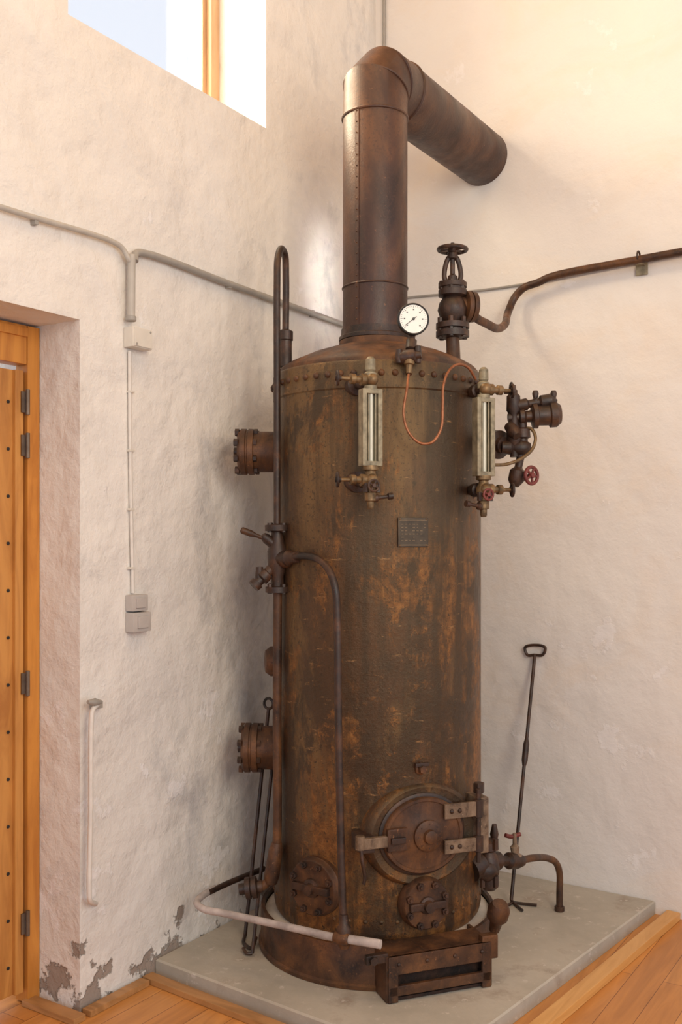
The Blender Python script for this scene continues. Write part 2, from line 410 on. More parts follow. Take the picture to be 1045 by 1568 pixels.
# ------------------------------------------------------------------ boiler
BO = empty('steam_boiler', (B0.x, B0.y, ZS))
def axisT(name, prof, m, parent, seg=96, caps=(True, True), ctr=None):
    b = Bd(); c = B0 if ctr is None else ctr
    b.turned(Vector((c.x, c.y, 0)), Vector((c.x, c.y, 1)), [(z, r) for r, z in prof], m, seg, True, caps)
    return b.obj(name, parent)
axisT('shell', [(.30, .175), (.365, .18), (.380, .20), (.385, .225), (.385, 2.055), (.389, 2.06), (.389, 2.145), (.385, 2.152), (.37, 2.155)], M_shell, BO)
axisT('dome', [(.376, 2.15), (.374, 2.165), (.362, 2.178), (.33, 2.197), (.25, 2.232), (.17, 2.258), (.145, 2.262), (.142, 2.285), (.12, 2.287)], M_rust, BO)
axisT('base_ring', [(.412, ZS), (.441, ZS+.001), (.443, ZS+.014), (.435, ZS+.02), (.435, .195), (.432, .20), (.42, .20), (.418, .185)], M_rust, BO, caps=(False, False))
axisT('ash_bed', [(.415, ZS+.002), (.418, .178), (.40, .185), (.36, .19), (.30, .178)], M_chal, BO)
b = Bd()
for k in range(52):
    a = 360*k/52; T, Nn = AX(a); c = F(a, 0, .387, 2.108)
    b.turned(c, c+Nn*.012, [(0, .012), (.35, .0115), (.75, .008), (1, .002)], M_rust, 10)
for k in range(44):
    a = 360*k/44; T, Nn = AX(a); c = F(a, 0, .383, .262)
    b.turned(c, c+Nn*.007, [(0, .008), (.5, .007), (1, .002)], M_shell, 8)
b.obj('rivets', BO)

def nozzle(name, z, r, px):
    p1 = V(px, 0, 3.72); p1.z = z; c = F(0, -.34, 0, z); d = (p1-c); d.z = 0; L = d.length; u = d.normalized()
    b = Bd(); b.turned(c, c+u*L, [(0, r*.90), (L-.060, r*.90), (L-.058, r*1.02), (L-.038, r*1.03), (L-.036, r*.97), (L-.030, r*.97), (L-.028, r*1.03), (L-.010, r*1.03), (L, r*.93)], M_rust, 32, True)
    v = Vector((-u.y, u.x, 0))
    for k in range(8):
        a = 2*math.pi*(k+.5)/8; e = c+u*(L-.03)+(v*math.cos(a)+UP*math.sin(a))*r*.9
        b.hexn(e+u*.034, u, .014, .016, M_iron); b.hexn(e-u*.036, u, .013, .014, M_iron)
    b.cyl(c+u*(L-.02), c+u*(L+.02), .018, M_iron, 10)
    b.obj(name, BO)
nozzle('upper_handhole', 1.875, .084, 366); nozzle('lower_handhole', .768, .089, 372)
b = Bd(); c = F(-80, 0, .37, 1.10); T, Nn = AX(-80); b.turned(c, c+Nn*.05, [(0, .055), (.6, .055), (1, .04)], M_rust); b.obj('inspection_plug', BO)

# fire door
T, Nn = AX(20); A = 20
b = Bd(); zc = .545; c = F(A, .0, 0, zc)
b.plate(c+T*.008+UP*.006, T, UP, Nn, .200, .172, [(.28, 1.05), (.372, 1.03), (.392, .985), (.398, .94), (.396, .86)], M_shell, 56)
b.plate(c+UP*.012, T, UP, Nn, .158, .138, [(.39, 1.0), (.402, 1.0), (.405, .97), (.405, .9)], M_iron, 56)
b.obj('fire_door_collar', BO)
b = Bd(); c2 = c+UP*.012
b.plate(c2, T, UP, Nn, .147, .127, [(.400, 1.0), (.416, 1.0), (.422, .975), (.422, .90), (.418, .88), (.418, .5), (.420, .45), (.420, .1)], M_rust, 48)
b.turned(c2+Nn*.418+T*.012, c2+Nn*.455+T*.012, [(0, .052), (.35, .052), (.45, .045), (.5, .024), (.9, .022), (1, .012)], M_rust, 24)
for k in range(8):
    a = 2*math.pi*k/8; e = c2+T*(.012+.040*math.cos(a))+UP*(.040*math.sin(a)); b.turned(e+Nn*.43, e+Nn*.436, [(0, .004), (.6, .004), (1, .002)], M_iron, 8)
b.obj('fire_door', BO)
b = Bd()
for dz, h in ((.075, .05), (-.045, .045)):
    b.box(c2+T*.135+Nn*.428+UP*dz, T*.13, Nn*.012, UP*h, M_pale, .003)
    b.cyl(c2+T*.2+Nn*.425+UP*(dz-h*.6), c2+T*.2+Nn*.425+UP*(dz+h*.6), .017, M_iron, 14)
    for tt in (.095, .125): b.ball(c2+T*tt+Nn*.434+UP*dz, .008, M_iron, 8)
b.box(c2+T*.215+Nn*.385+UP*.015, T*.045, Nn*.09, UP*.19, M_pale, .005)
b.cyl(c2+T*.2+Nn*.425-UP*.11, c2+T*.2+Nn*.425+UP*.14, .009, M_iron, 12)
b.cyl(c2+T*.215+Nn*.40+UP*.12, c2+T*.215+Nn*.40+UP*.155, .02, M_iron, 6)
b.obj('fire_door_hinge', BO)
b = Bd()
b.box(c2-T*.19+Nn*.43-UP*.002, T*.10, Nn*.018, UP*.036, M_pale, .004)
b.box(c2-T*.105+Nn*.432+UP*.0, T*.07, Nn*.016, UP*.075, M_rust, .004)
b.box(c2-T*.105+Nn*.445+UP*.0, T*.05, Nn*.012, UP*.02, M_iron, .003)
b.box(c2-T*.205+Nn*.38-UP*.01, T*.05, Nn*.09, UP*.055, M_iron, .004)
b.cyl(c2-T*.235+Nn*.43-UP*.02, c2-T*.235+Nn*.43+UP*.025, .016, M_pale, 12)
b.tube([c2-T*.235+Nn*.44-UP*.02, c2-T*.232+Nn*.445-UP*.06, c2-T*.222+Nn*.44-UP*.11, c2-T*.225+Nn*.438-UP*.13], .006, M_iron)
b.obj('fire_door_latch', BO)
b = Bd(); c3 = F(A, .0, .38, .775); b.turned(c3, c3+Nn*.035, [(0, .024), (.4, .022), (.5, .015), (1, .013)], M_rust, 6); b.box(c3+Nn*.02+UP*.015, T*.05, Nn*.014, UP*.012, M_iron); b.obj('fusible_plug', BO)

def manhole(name, a, z, r, n0, n1, parent=BO):
    T, Nn = AX(a); c = F(a, 0, 0, z); b = Bd()
    b.turned(c+Nn*(n0-.06), c+Nn*n1, [(0, r*.86), (.60, r*.86), (.64, r), (.80, r*1.0), (.83, r*.97), (.95, r*.95), (1, r*.9)], M_rust, 40)
    b.turned(c+Nn*(n1-.002), c+Nn*(n1+.03), [(0, r*.34), (.3, r*.32), (.4, .02), (1, .018)], M_iron, 16)
    b.box(c+Nn*(n1+.008), T*r*1.5, Nn*.016, UP*.026, M_iron, .004)
    for k in range(8):
        q = 2*math.pi*(k+.5)/8; e = c+(T*math.cos(q)+UP*math.sin(q))*r*.80+Nn*(n1+.004)
        b.hexn(e, Nn, .0125, .016, M_iron); b.cyl(e, e+Nn*.016, .006, M_iron, 8)
    b.obj(name, parent)
manhole('ash_cleanout_cover', 21, .325, .088, .37, .425)
manhole('side_cleanout_cover', -34, .365, .100, .37, .42)

# ash pit mouth: low riveted duct growing out of the base ring
A2 = 20; T, Nn = AX(A2); b = Bd(); z0, z1 = ZS+.002, .205
W = .185
b.box(F(A2, .02, .44, z1-.008), T*2*W, Nn*.13, UP*.016, M_rust, .003)
b.box(F(A2, .02, .500, z1-.030), T*2*W, Nn*.012, UP*.060, M_rust, .003)
for k in (-1, 1):
    b.box(F(A2, .02+W*k, .42, (z0+z1)/2), T*.012, Nn*.16, UP*(z1-z0), M_rust, .002)
    b.box(F(A2, .02+(W-.016)*k, .501, (z0+z1)/2), T*.034, Nn*.012, UP*(z1-z0), M_rust, .003)
b.box(F(A2, .02, .500, z0+.036), T*2*W, Nn*.014, UP*.032, M_rust, .003)
b.box(F(A2, .02, .42, z0+.006), T*(2*W-.01), Nn*.15, UP*.01, M_inside, .001)
b.box(F(A2, .02, .460, (z0+z1)/2), T*(2*W-.02), Nn*.006, UP*(z1-z0-.02), M_inside, 0)
b.box(F(A2, .02-W-.035, .485, z1-.005), T*.075, Nn*.02, UP*.03, M_iron, .004)
b.hexn(F(A2, .02-W-.05, .50, z1-.005), Nn, .014, .014, M_iron)
for t in (-.15, -.05, .05, .15): b.ball(F(A2, .02+t, .507, z1-.026), .007, M_iron, 8)
b.obj('ash_pit_mouth', BO)
b = Bd()
b.box(F(A2, W+.02, .485, z1-.02), T*.06, Nn*.03, UP*.08, M_rust, .006)
q = V(766, 1384, 3.32); p = V(757, 1424, 3.36); b.turned(p, q, [(0, .018), (.35, .022), (.5, .036), (.8, .038), (1, .026)], M_rust, 20)
b.obj('damper_knob', BO)

# nameplate
T, Nn = AX(16); b = Bd(); c = F(16, 0, .388, 1.55+(HY-815)/FPX*3.34)
b.box(c, T*.108, Nn*.008, UP*.098, M_plate, .002)
b.box(c+UP*.04+Nn*.0045, T*.10, Nn*.002, UP*.004, M_letter, 0); b.box(c-UP*.043+Nn*.0045, T*.10, Nn*.002, UP*.003, M_letter, 0)
for k in range(6):
    for j in range(7):
        if random.random() < .75: b.box(c+UP*(.027-k*.011)+T*(-.04+j*.0135)+Nn*.0045, T*.009*random.uniform(.5, 1.1), Nn*.0015, UP*.003, M_letter, 0)
for i in (-1, 1):
    for j in (-1, 1): b.ball(c+T*.048*i+UP*.044*j+Nn*.004, .004, M_letter, 8)
b.obj('nameplate', BO)

# ------------------------------------------------------------------ flue
FC = B0-RT*.008; fr = .121; dirh = Vector((0, 1, 0))
b = Bd()
zh = 3.28
p0 = Vector((FC.x, FC.y, 2.288)); p3 = Vector((FC.x, YW-.001, zh))
def bez(t):
    P = [Vector((FC.x, FC.y, 3.12)), Vector((FC.x, FC.y, zh)), Vector((FC.x, FC.y, zh)), Vector((FC.x, FC.y+.17, zh))]
    return P[0]*(1-t)**3+P[1]*3*t*(1-t)**2+P[2]*3*t*t*(1-t)+P[3]*t**3
st = [bez(t) for t in (0, .3, .7, 1)]
b.tube([p0]+st+[p3], fr, M_flue, 48, straight=True)
b.torus(Vector((FC.x, FC.y, 3.12)), UP, fr, .006, M_flue, 48); b.torus(Vector((FC.x, FC.y, 2.485)), UP, fr, .004, M_flue, 48)
b.torus(st[3], dirh, fr, .006, M_flue, 48)
for i in (1, 2):
    ax = ((st[i]-st[i-1]).normalized()+(st[i+1]-st[i]).normalized()).normalized(); b.torus(st[i], ax, fr*1.01, .005, M_flue, 48)
b.turned((FC.x, FC.y, 2.288), (FC.x, FC.y, 2.33), [(0, .135), (.3, .135), (.4, .128), (1, .127)], M_iron, 48)
Ts, Ns = AX(-35); cseam = Vector((FC.x, FC.y, 0))+Ns*fr
b.box(cseam+UP*2.72, Ts*.018, Ns*.004, UP*.80, M_flue, .001)
for k in range(20):
    c = cseam+UP*(2.35+k*.04)+Ns*.001; b.turned(c, c+Ns*.004, [(0, .004), (1, .001)], M_rust, 6)
b.obj('flue_pipe', sharp=25)

# ------------------------------------------------------------------ pipes on the boiler (left)
b = Bd(); d = 3.53
b.tube([V(424, 812, d), V(424, 600, d), V(424, 430, d), V(425, 397, d+.015), V(430, 381, d+.05), V(436, 390, d+.10), V(437.5, 425, d+.13), V(437, 520, d+.13)], .0125, M_iron, 12)
b.turned(V(437, 562, 3.66), V(437, 505, 3.66), [(0, .026), (.1, .024), (.7, .024), (.72, .028), (.95, .028), (1, .016)], M_iron, 18)
b.tube([V(425, 900, d), V(424, 1100, d), V(424, 1280, d), V(421, 1325, d), V(408, 1352, d), V(392, 1362, d)], .016, M_rust, 12)
b.turned(V(402, 1357, d), V(366, 1362, d), [(0, .02), (.2, .022), (.25, .038), (.45, .038), (.46, .03), (.5, .03), (.52, .038), (.72, .038), (.75, .02), (1, .02)], M_iron, 20)
b.turned(V(424, 1290, d), V(414, 1352, d), [(0, .018), (.2, .026), (.8, .028), (1, .022)], M_rust, 16)
b.obj('steam_riser_pipe', BO)
b = Bd()
c0, c1 = V(425, 908, d), V(424, 802, d)
b.turned(c0, c1, [(0, .022), (.01, .044), (.09, .044), (.1, .022), (.25, .022), (.4, .034), (.6, .036), (.72, .026), (.88, .02), (.9, .044), (.98, .044), (1, .02)], M_iron, 24)
for q in range(4):
    for zz in (808, 901):
        e = V(424, zz, d)+(RT*math.cos(q*1.57+.8)+FW*math.sin(q*1.57+.8))*.034; b.hexn(e, UP, .009, .034, M_iron)
e = V(438, 856, d-.03); b.ball(e, .032, M_rust); b.turned(V(424, 856, d), V(456, 853, d-.08), [(0, .025), (.6, .03), (.7, .022), (1, .02)], M_iron)
b.turned(V(418, 868, d), V(388, 898, d-.03), [(0, .018), (.3, .018), (.35, .026), (.6, .026), (.65, .018), (.8, .018), (.82, .024), (1, .022)], M_iron)
b.turned(V(397, 885, d-.02), V(397, 868, d-.02), [(0, .016), (1, .013)], M_iron)
b.turned(V(420, 835, d), V(402, 820, d-.02), [(0, .018), (.7, .018), (1, .012)], M_iron)
b.turned(V(408, 826, d-.02), V(368, 811, d-.03), [(0, .007), (.4, .007), (.6, .012), (.95, .012), (1, .006)], M_rust)
b.obj('steam_cock', BO)
b = Bd()
b.tube([V(448, 853, 3.46), V(468, 851, 3.39), V(488, 857, 3.34), V(503, 872, 3.30), V(513, 900, 3.275), V(516, 940, 3.27), V(518, 1100, 3.255), V(522, 1300, 3.235), V(526, 1430, 3.215)], .0125, M_iron, 12)
b.turned(V(526, 1400, 3.215), V(527, 1452, 3.205), [(0, .014), (.3, .016), (.4, .024), (.8, .024), (1, .015)], M_rust)
b.obj('drain_down_pipe', BO)

# pale loop pipe near the ground
b = Bd(); zz = .262
g = lambda px, py: SL(px, py, zz)
b.tube([g(330, 1360), g(312, 1370), g(301, 1382), g(312, 1392), g(345, 1399), g(430, 1417), g(520, 1437)], .0125, M_pinkpipe, 12)
b.tube([g(404, 1330), g(350, 1352), g(318, 1367)], .011, M_iron, 12)
b.turned(g(507, 1434), g(583, 1446), [(0, .0125), (.3, .0125), (.31, .0145), (1, .0145)], M_pinkpipe)
b.turned(g(512, 1435), g(534, 1439), [(0, .017), (.1, .02), (.9, .02), (1, .017)], M_rust)
b.cyl(SL(318, 1420, ZS), SL(318, 1420, ZS)+UP*(zz-ZS), .006, M_iron)
b.obj('return_pipe', BO)

# ------------------------------------------------------------------ pressure gauge
PG = empty('pressure_gauge', V(632, 489, 3.33), BO); Tg, Ng = AX(8)
c = V(632.5, 489, 3.33); b = Bd()
b.turned(c-Ng*.034, c+Ng*.006, [(0, .046), (.2, .049), (.7, .049), (.75, .054), (1, .053)], M_black, 40)
b.torus(c+Ng*.006, Ng, .0505, .0035, M_black, 40); b.obj('case', PG)
b = Bd(); b.turned(c+Ng*.004, c+Ng*.0072, [(0, .0475), (1, .0475)], M_white, 40); b.obj('dial', PG)
b = Bd(); Ug = UP
for k in range(31):
    a = math.radians(225-k*9); dd = Tg*math.cos(a)+Ug*math.sin(a); big = k % 5 == 0
    b.box(c+Ng*.0076+dd*(.041 if big else .0425), dd*(.008 if big else .004), Ng*.0006, dd.cross(Ng)*(.0014 if big else .0007), M_black, 0)
    if big: b.box(c+Ng*.0076+dd*.031, Tg*.005, Ng*.0006, Ug*.004, M_black, 0)
dd = Tg*math.cos(math.radians(218))+Ug*math.sin(math.radians(218))
b.box(c+Ng*.009+dd*.012, dd*.05, Ng*.0008, dd.cross(Ng)*.0022, M_black, 0); b.cyl(c+Ng*.007, c+Ng*.011, .0045, M_black)
b.obj('needle_and_scale', PG)
b = Bd()
b.turned(c-UP*.048-Ng*.015, V(628, 545, 3.31), [(0, .012), (.25, .011), (.3, .018), (.7, .018), (.75, .01), (1, .01)], M_iron)
b.turned(V(606, 549, 3.32), V(645, 543, 3.30), [(0, .012), (.15, .014), (.2, .022), (.45, .024), (.75, .022), (.8, .014), (1, .012)], M_iron)
b.turned(V(627, 545, 3.31), V(626, 572, 3.30), [(0, .02), (.5, .018), (.55, .012), (1, .010)], M_brass)
b.turned(V(611, 556, 3.31), V(611, 535, 3.31), [(0, .01), (.4, .014), (1, .01)], M_iron); b.turned(V(640, 556, 3.31), V(640, 530, 3.31), [(0, .01), (.4, .013), (1, .01)], M_iron)
b.turned(V(626, 548, 3.31), V(626, 548, 3.31)+FW*.06, [(0, .014), (1, .014)], M_iron)
b.obj('gauge_cock', PG)
b = Bd()
b.tube([V(626, 570, 3.30), V(623, 595, 3.27), V(618, 635, 3.26), V(627, 664, 3.26), V(645, 679, 3.26), V(662, 677, 3.26), V(675, 657, 3.265), V(678, 620, 3.27), V(679, 590, 3.28), V(688, 567, 3.30), V(702, 558, 3.33), V(717, 563, 3.36), V(728, 580, 3.39)], .0048, M_copper, 10)
b.obj('siphon_tube', PG)

# ------------------------------------------------------------------ water level gauges
def lvl(name, s, tt, nn):
    T, Nn = AX(FA); e0 = F(FA, tt, nn, 1.93); e = empty(name, e0, BO)
    zt, zb = (2.035, 1.785) if s < 0 else (2.035, 1.765)
    P = lambda t, n, z: F(FA, tt+t*s, nn+n, z)
    b = Bd(); zc = (zt+zb)/2; h = zt-zb
    for k in (-1, 1): b.box(P(.027*k, 0, zc), T*.016, Nn*.04, UP*h, M_dbrass, .004)
    for z in (zt-.008, zb+.008): b.box(P(0, 0, z), T*.04, Nn*.04, UP*.016, M_dbrass, .003)
    b.box(P(0, -.014, zc), T*.04, Nn*.01, UP*(h-.03), M_slot, 0)
    b.cyl(P(0, .004, zb+.012), P(0, .004, zt-.012), .0075, M_gtube, 12)
    b.cyl(P(.012, .012, zb+.014), P(.012, .012, zt-.014), .0025, M_dbrass, 6); b.cyl(P(-.013, .012, zb+.014), P(-.013, .012, zt-.014), .0025, M_dbrass, 6)
    b.obj('glass_housing', e)
    b = Bd()
    b.turned(P(0, 0, zt-.002), P(0, 0, zt+.105), [(0, .022), (.12, .022), (.14, .014), (.3, .014), (.32, .02), (.5, .021), (.55, .013), (.6, .017), (.92, .016), (1, .008)], M_dbrass, 18)
    b.turned(P(0, 0, zb+.002), P(0, 0, zb-.14), [(0, .026), (.1, .026), (.12, .016), (.2, .018), (.3, .026), (.42, .026), (.5, .014), (.6, .013), (.62, .02), (.8, .019), (.82, .012), (.95, .012), (1, .009)], M_brass, 18)
    b.obj('end_fittings', e)
    b = Bd()
    zu, zl = zt+.03, zb-.045
    for z in (zu, zl):
        b.turned(P(0, -.0, z), P(-.0, -.17, z), [(0, .016), (.2, .016), (.22, .024), (.38, .024), (.4, .017), (.6, .017), (.63, .035), (.75, .035), (.78, .03), (1, .03)], M_iron, 18)
        b.turned(P(.0, 0, z), P(.115, .0, z), [(0, .016), (.15, .02), (.3, .02), (.33, .012), (.45, .012), (.48, .017), (.62, .017), (.65, .007), (1, .006)], M_brass, 16)
        b.turned(P(.105, 0, z), P(.118, 0, z), [(0, .010), (1, .010)], M_iron, 12)
        b.wheel(P(.115, 0, z), T*1.+Nn*.3, .021, .005, M_iron, 4, .009)
        b.ball(P(0, .012, z), .021, M_brass)
    b.obj('cocks', e)
    b = Bd()
    b.turned(P(0, 0, zb-.105), P(-.075, .01, zb-.095), [(0, .014), (.3, .014), (.35, .007), (.75, .006), (.8, .011), (1, .011)], M_iron, 12)
    for i in (-1, 1): b.hexn(P(.022*i, .01, zl-.025), UP, .009, .03, M_iron)
    b.wheel(P(-.01*s, .05, zl-.02), Nn, .018, .004, M_iron if s < 0 else M_red, 4, .007); b.cyl(P(-.01*s, .0, zl-.02), P(-.01*s, .05, zl-.02), .006, M_brass)
    b.obj('drain_cock', e)
lvl('water_level_gauge', -1, -.223, .445)
lvl('water_level_gauge', 1, .218, .410)

# ------------------------------------------------------------------ feed / injector valve cluster (right)
IJ = empty('feed_injector_valve', V(800, 660, 3.56), BO); d = 3.56
b = Bd()
b.turned(V(738, 678, 3.66), V(772, 682, d), [(0, .03), (.5, .03), (.55, .052), (.8, .052), (.85, .03), (1, .03)], M_iron, 24)
b.turned(V(768, 685, d), V(812, 686, d), [(0, .022), (.3, .026), (.4, .018), (.6, .03), (.8, .03), (1, .018)], M_iron)
b.turned(V(788, 700, d), V(786, 590, d), [(0, .016), (.15, .016), (.2, .026), (.35, .028), (.45, .018), (.6, .018), (.65, .026), (.85, .024), (.9, .012), (1, .009)], M_iron)
b.wheel(V(783, 598, d), RT, .026, .005, M_iron); b.cyl(V(772, 600, d), V(792, 600, d), .008, M_iron)
b.turned(V(778, 640, d), V(858, 634, d), [(0, .016), (.2, .016), (.22, .028), (.3, .03), (.34, .02), (.44, .022), (.47, .045), (.55, .046), (.57, .036), (.78, .038), (.8, .046), (.92, .046), (1, .034)], M_iron, 28)
b.turned(V(788, 622, d), V(850, 612, d), [(0, .02), (.3, .022), (.35, .014), (.6, .014), (.65, .024), (.9, .024), (1, .012)], M_iron)
for px in (820, 848): b.turned(V(px, 622, d), V(px, 598, d), [(0, .012), (.4, .014), (.5, .008), (.8, .012), (1, .008)], M_iron)
b.turned(V(800, 640, d), V(801, 690, d), [(0, .016), (.3, .016), (.35, .026), (.6, .028), (.65, .018), (1, .02)], M_iron)
b.turned(V(780, 652, d), V(792, 668, d-.04), [(0, .02), (.6, .024), (1, .015)], M_iron)
b.turned(V(800, 686, d), V(788, 745, d), [(0, .018), (.3, .014), (.5, .014), (.6, .028), (.85, .028), (1, .014)], M_iron)
b.obj('valve_body', IJ)
b = Bd()
b.tube([V(752, 712, 3.46), V(775, 711, 3.48), V(797, 703, 3.50), V(815, 688, 3.52), V(820, 670, 3.53), V(814, 657, 3.54), V(802, 656, 3.56)], .006, M_brass)
b.obj('brass_tube', IJ)
b = Bd(); Ta, Na = AX(35)
c = V(814, 728, 3.53); b.wheel(c, Na, .03, .0065, M_red, 5, .01); b.turned(c, V(782, 735, 3.58), [(0, .007), (.3, .007), (.4, .016), (1, .018)], M_iron)
b.obj('red_handwheel', IJ)

# ------------------------------------------------------------------ steam stop valve on dome
SV = empty('steam_stop_valve', V(693, 470, 3.70), BO); d = 3.70; X = 693
b = Bd()
b.turned(V(X+2, 560, d), V(X, 516, d), [(0, .034), (.1, .026), (.9, .025), (1, .026)], M_rust, 20)
b.turned(V(X, 518, d), V(X, 432, d), [(0, .03), (.02, .062), (.12, .062), (.125, .05), (.16, .05), (.165, .062), (.26, .062), (.28, .035), (.38, .048), (.5, .056), (.62, .05), (.72, .036), (.75, .053), (.85, .053), (.86, .047), (.89, .047), (.9, .053), (.98, .053), (1, .03)], M_iron, 32)
for q in range(6):
    a = q*math.pi/3+.3
    for yy, rr in ((503, .05), (442, .043)): b.hexn(V(X, yy, d)+(RT*math.cos(a)+FW*math.sin(a))*rr, UP, .010, .075 if yy == 503 else .05, M_iron)
b.obj('body', SV)
b = Bd()
for i in (-1, 1):
    b.tube([V(X+i*8, 436, d), V(X+i*12.5, 425, d), V(X+i*11, 408, d), V(X+i*6, 395, d), V(X, 391, d)], .0095, M_iron)
b.turned(V(X, 436, d), V(X, 372, d), [(0, .02), (.2, .018), (.25, .009), (.6, .009), (.62, .02), (.75, .018), (.8, .009), (1, .007)], M_iron, 14)
b.wheel(V(X, 382, d), UP+RT*.02, .052, .0075, M_iron, 5, .017)
b.hexn(V(X, 376, d), UP, .012, .012, M_iron)
b.obj('yoke_and_handwheel', SV)
b = Bd(); o = RT*.95+FW*.3
c = V(X, 468, d); b.turned(c, c+o*.095, [(0, .036), (.45, .036), (.5, .058), (.68, .058), (.69, .05), (.72, .05), (.73, .058), (.92, .056), (1, .02)], M_rust, 28)
b.obj('outlet_flange', SV)

# steam main along the right wall
b = Bd()
off = .055
pts = [c+o*.096, V(727, 483, 3.75), V(746, 496, 3.84), V(762, 503, 3.98), V(773, 497, 4.12), WR(779, 476, off+.03), WR(788, 456, off), WR(802, 441, off)]
xw = WR(824, 430, off).x
pts += [Vector((xw, YW-off, 2.665)), Vector((xw+.06, YW-off, 2.682)), Vector((xw+.5, YW-off, 2.70)), Vector((xw+1.2, YW-off, 2.72)), Vector((xw+2.2, YW-off, 2.74))]
b.tube(pts, .0165, M_rust, 14)
k = WR(984, 400, 0)
b.box(Vector((k.x, YW-.034, 2.70-.012)), (.03, 0, 0), (0, .05, 0), (0, 0, .012), M_dbrass); b.torus(Vector((k.x, YW-off, 2.712)), (1, 0, 0), .02, .004, M_iron)
b.box(Vector((k.x, YW-.009, 2.68)), (.05, 0, 0), (0, .008, 0), (0, 0, .07), M_dbrass)
b.obj('steam_main_pipe')
b = Bd()
k1 = WR(622, 456, .007); k2 = WR(790, 437, .007)
b.tube([k1-Vector((.13, 0, -.0)), k1, (k1+k2)/2-UP*.004, k2, Vector((k2.x+.5, YW-.007, k2.z+.02)), Vector((k2.x+2, YW-.007, k2.z+.06))], .0055, M_grey, 8)
b.obj('wall_cable')
b = Bd(); k = WR(588, 40, .012); b.cyl(Vector((k.x, YW-.011, 2.75)), Vector((k.x, YW-.011, 4.99)), .008, M_grey, 10)
for zz_ in (3.0, 3.6, 4.2, 4.8): b.box(Vector((k.x, YW-.012, zz_)), (.03, 0, 0), (0, .022, 0), (0, 0, .015), M_grey)
b.obj('corner_conduit')

# ------------------------------------------------------------------ blow-down valve right bottom
BV = empty('blowdown_valve', V(760, 1310, 3.60), BO); b = Bd()
b.turned(F(62, 0, .37, .37), V(752, 1312, 3.60), [(0, .045), (.5, .045), (.55, .03), (1, .03)], M_iron, 20)
b.turned(V(748, 1284, 3.58), V(750, 1362, 3.58), [(0, .018), (.05, .032), (.2, .034), (.25, .022), (.4, .036), (.6, .038), (.7, .022), (.75, .034), (.92, .034), (1, .02)], M_iron, 20)
b.turned(V(752, 1318, 3.60), V(800, 1318, 3.70), [(0, .03), (.2, .034), (.25, .018), (.5, .018), (.55, .03), (.8, .03), (1, .02)], M_iron)
b.turned(V(730, 1330, 3.55), V(760, 1335, 3.58), [(0, .03), (.4, .04), (.6, .04), (1, .02)], M_iron)
for yy in (1293, 1350):
    for i in (-1, 1): b.hexn(V(749+i*10, yy, 3.55), UP, .011, .04, M_iron)
b.turned(V(757, 1300, 3.60), V(757, 1262, 3.6), [(0, .016), (.4, .012), (.6, .016), (1, .008)], M_iron)
b.obj('body', BV)
b = Bd()
b.turned(V(789, 1318, 3.68), V(788, 1276, 3.68), [(0, .026), (.2, .026), (.3, .014), (.5, .018), (.6, .008), (1, .007)], M_pale)
b.tube([V(774, 1279, 3.67), V(783, 1281, 3.68), V(797, 1277, 3.69)], .008, M_red)
b.obj('lever_cock', BV)
b = Bd(); e = SL(857, 1395); top = V(857, 1335, 4.0)
b.tube([V(796, 1318, 3.70), V(815, 1314, 3.78), V(838, 1314, 3.9), V(852, 1322, 3.97), Vector((e.x, e.y, top.z)), Vector((e.x, e.y, top.z-.09)), e], .0135, M_rust, 12)
b.cyl(e, e+UP*.02, .02, M_rust)
b.obj('outlet_pipe', BV)

# ------------------------------------------------------------------ fire irons
b = Bd(); h = WR(819, 1003, .02); f = SL(783, 1378, ZS+.02)
l_ = WR(804, 992, .02); r_ = WR(835, 992, .02); l2 = WR(808, 1003, .02); r2 = WR(831, 1003, .02)
b.tube([h, l2, l_, l_+(r_-l_)*.2+UP*.01, l_+(r_-l_)*.8+UP*.01, r_, r2, h], .0065, M_iron, 8, 5)
b.tube([h, f], .0075, M_iron, 10, straight=True)
m1 = h+(f-h)*.36; b.turned(m1, h+(f-h)*.47, [(0, .008), (.2, .013), (.8, .013), (1, .008)], M_iron, 12)
fx = SL(785, 1381, ZS+.01)
for px, py in ((770, 1390), (800, 1394), (822, 1386)):
    b.tube([f, fx, SL(px, py, ZS+.008)], .006, M_iron, 8, 4)
b.obj('fire_rake')
b = Bd(); h = V(411, 1086, 3.86); f = SL(375, 1432, ZS+.012)
b.torus(h+UP*.022, FW+RT*.5, .02, .0055, M_iron); b.tube([h, f], .007, M_iron, 8, straight=True)
b.tube([f, SL(373, 1444, ZS+.01), SL(385, 1452, ZS+.01), SL(392, 1436, ZS+.02)], .0065, M_iron, 8)
b.obj('fire_poker')
b = Bd(); h = V(417, 1170, 3.75); f = SL(386, 1460, ZS+.01)
b.tube([h, f], .0065, M_iron, 8, straight=True); b.torus(h+UP*.02, FW, .018, .005, M_iron)
b.tube([f, SL(378, 1460, ZS+.01), SL(372, 1452, ZS+.015)], .006, M_iron, 8)
b.obj('fire_poker')

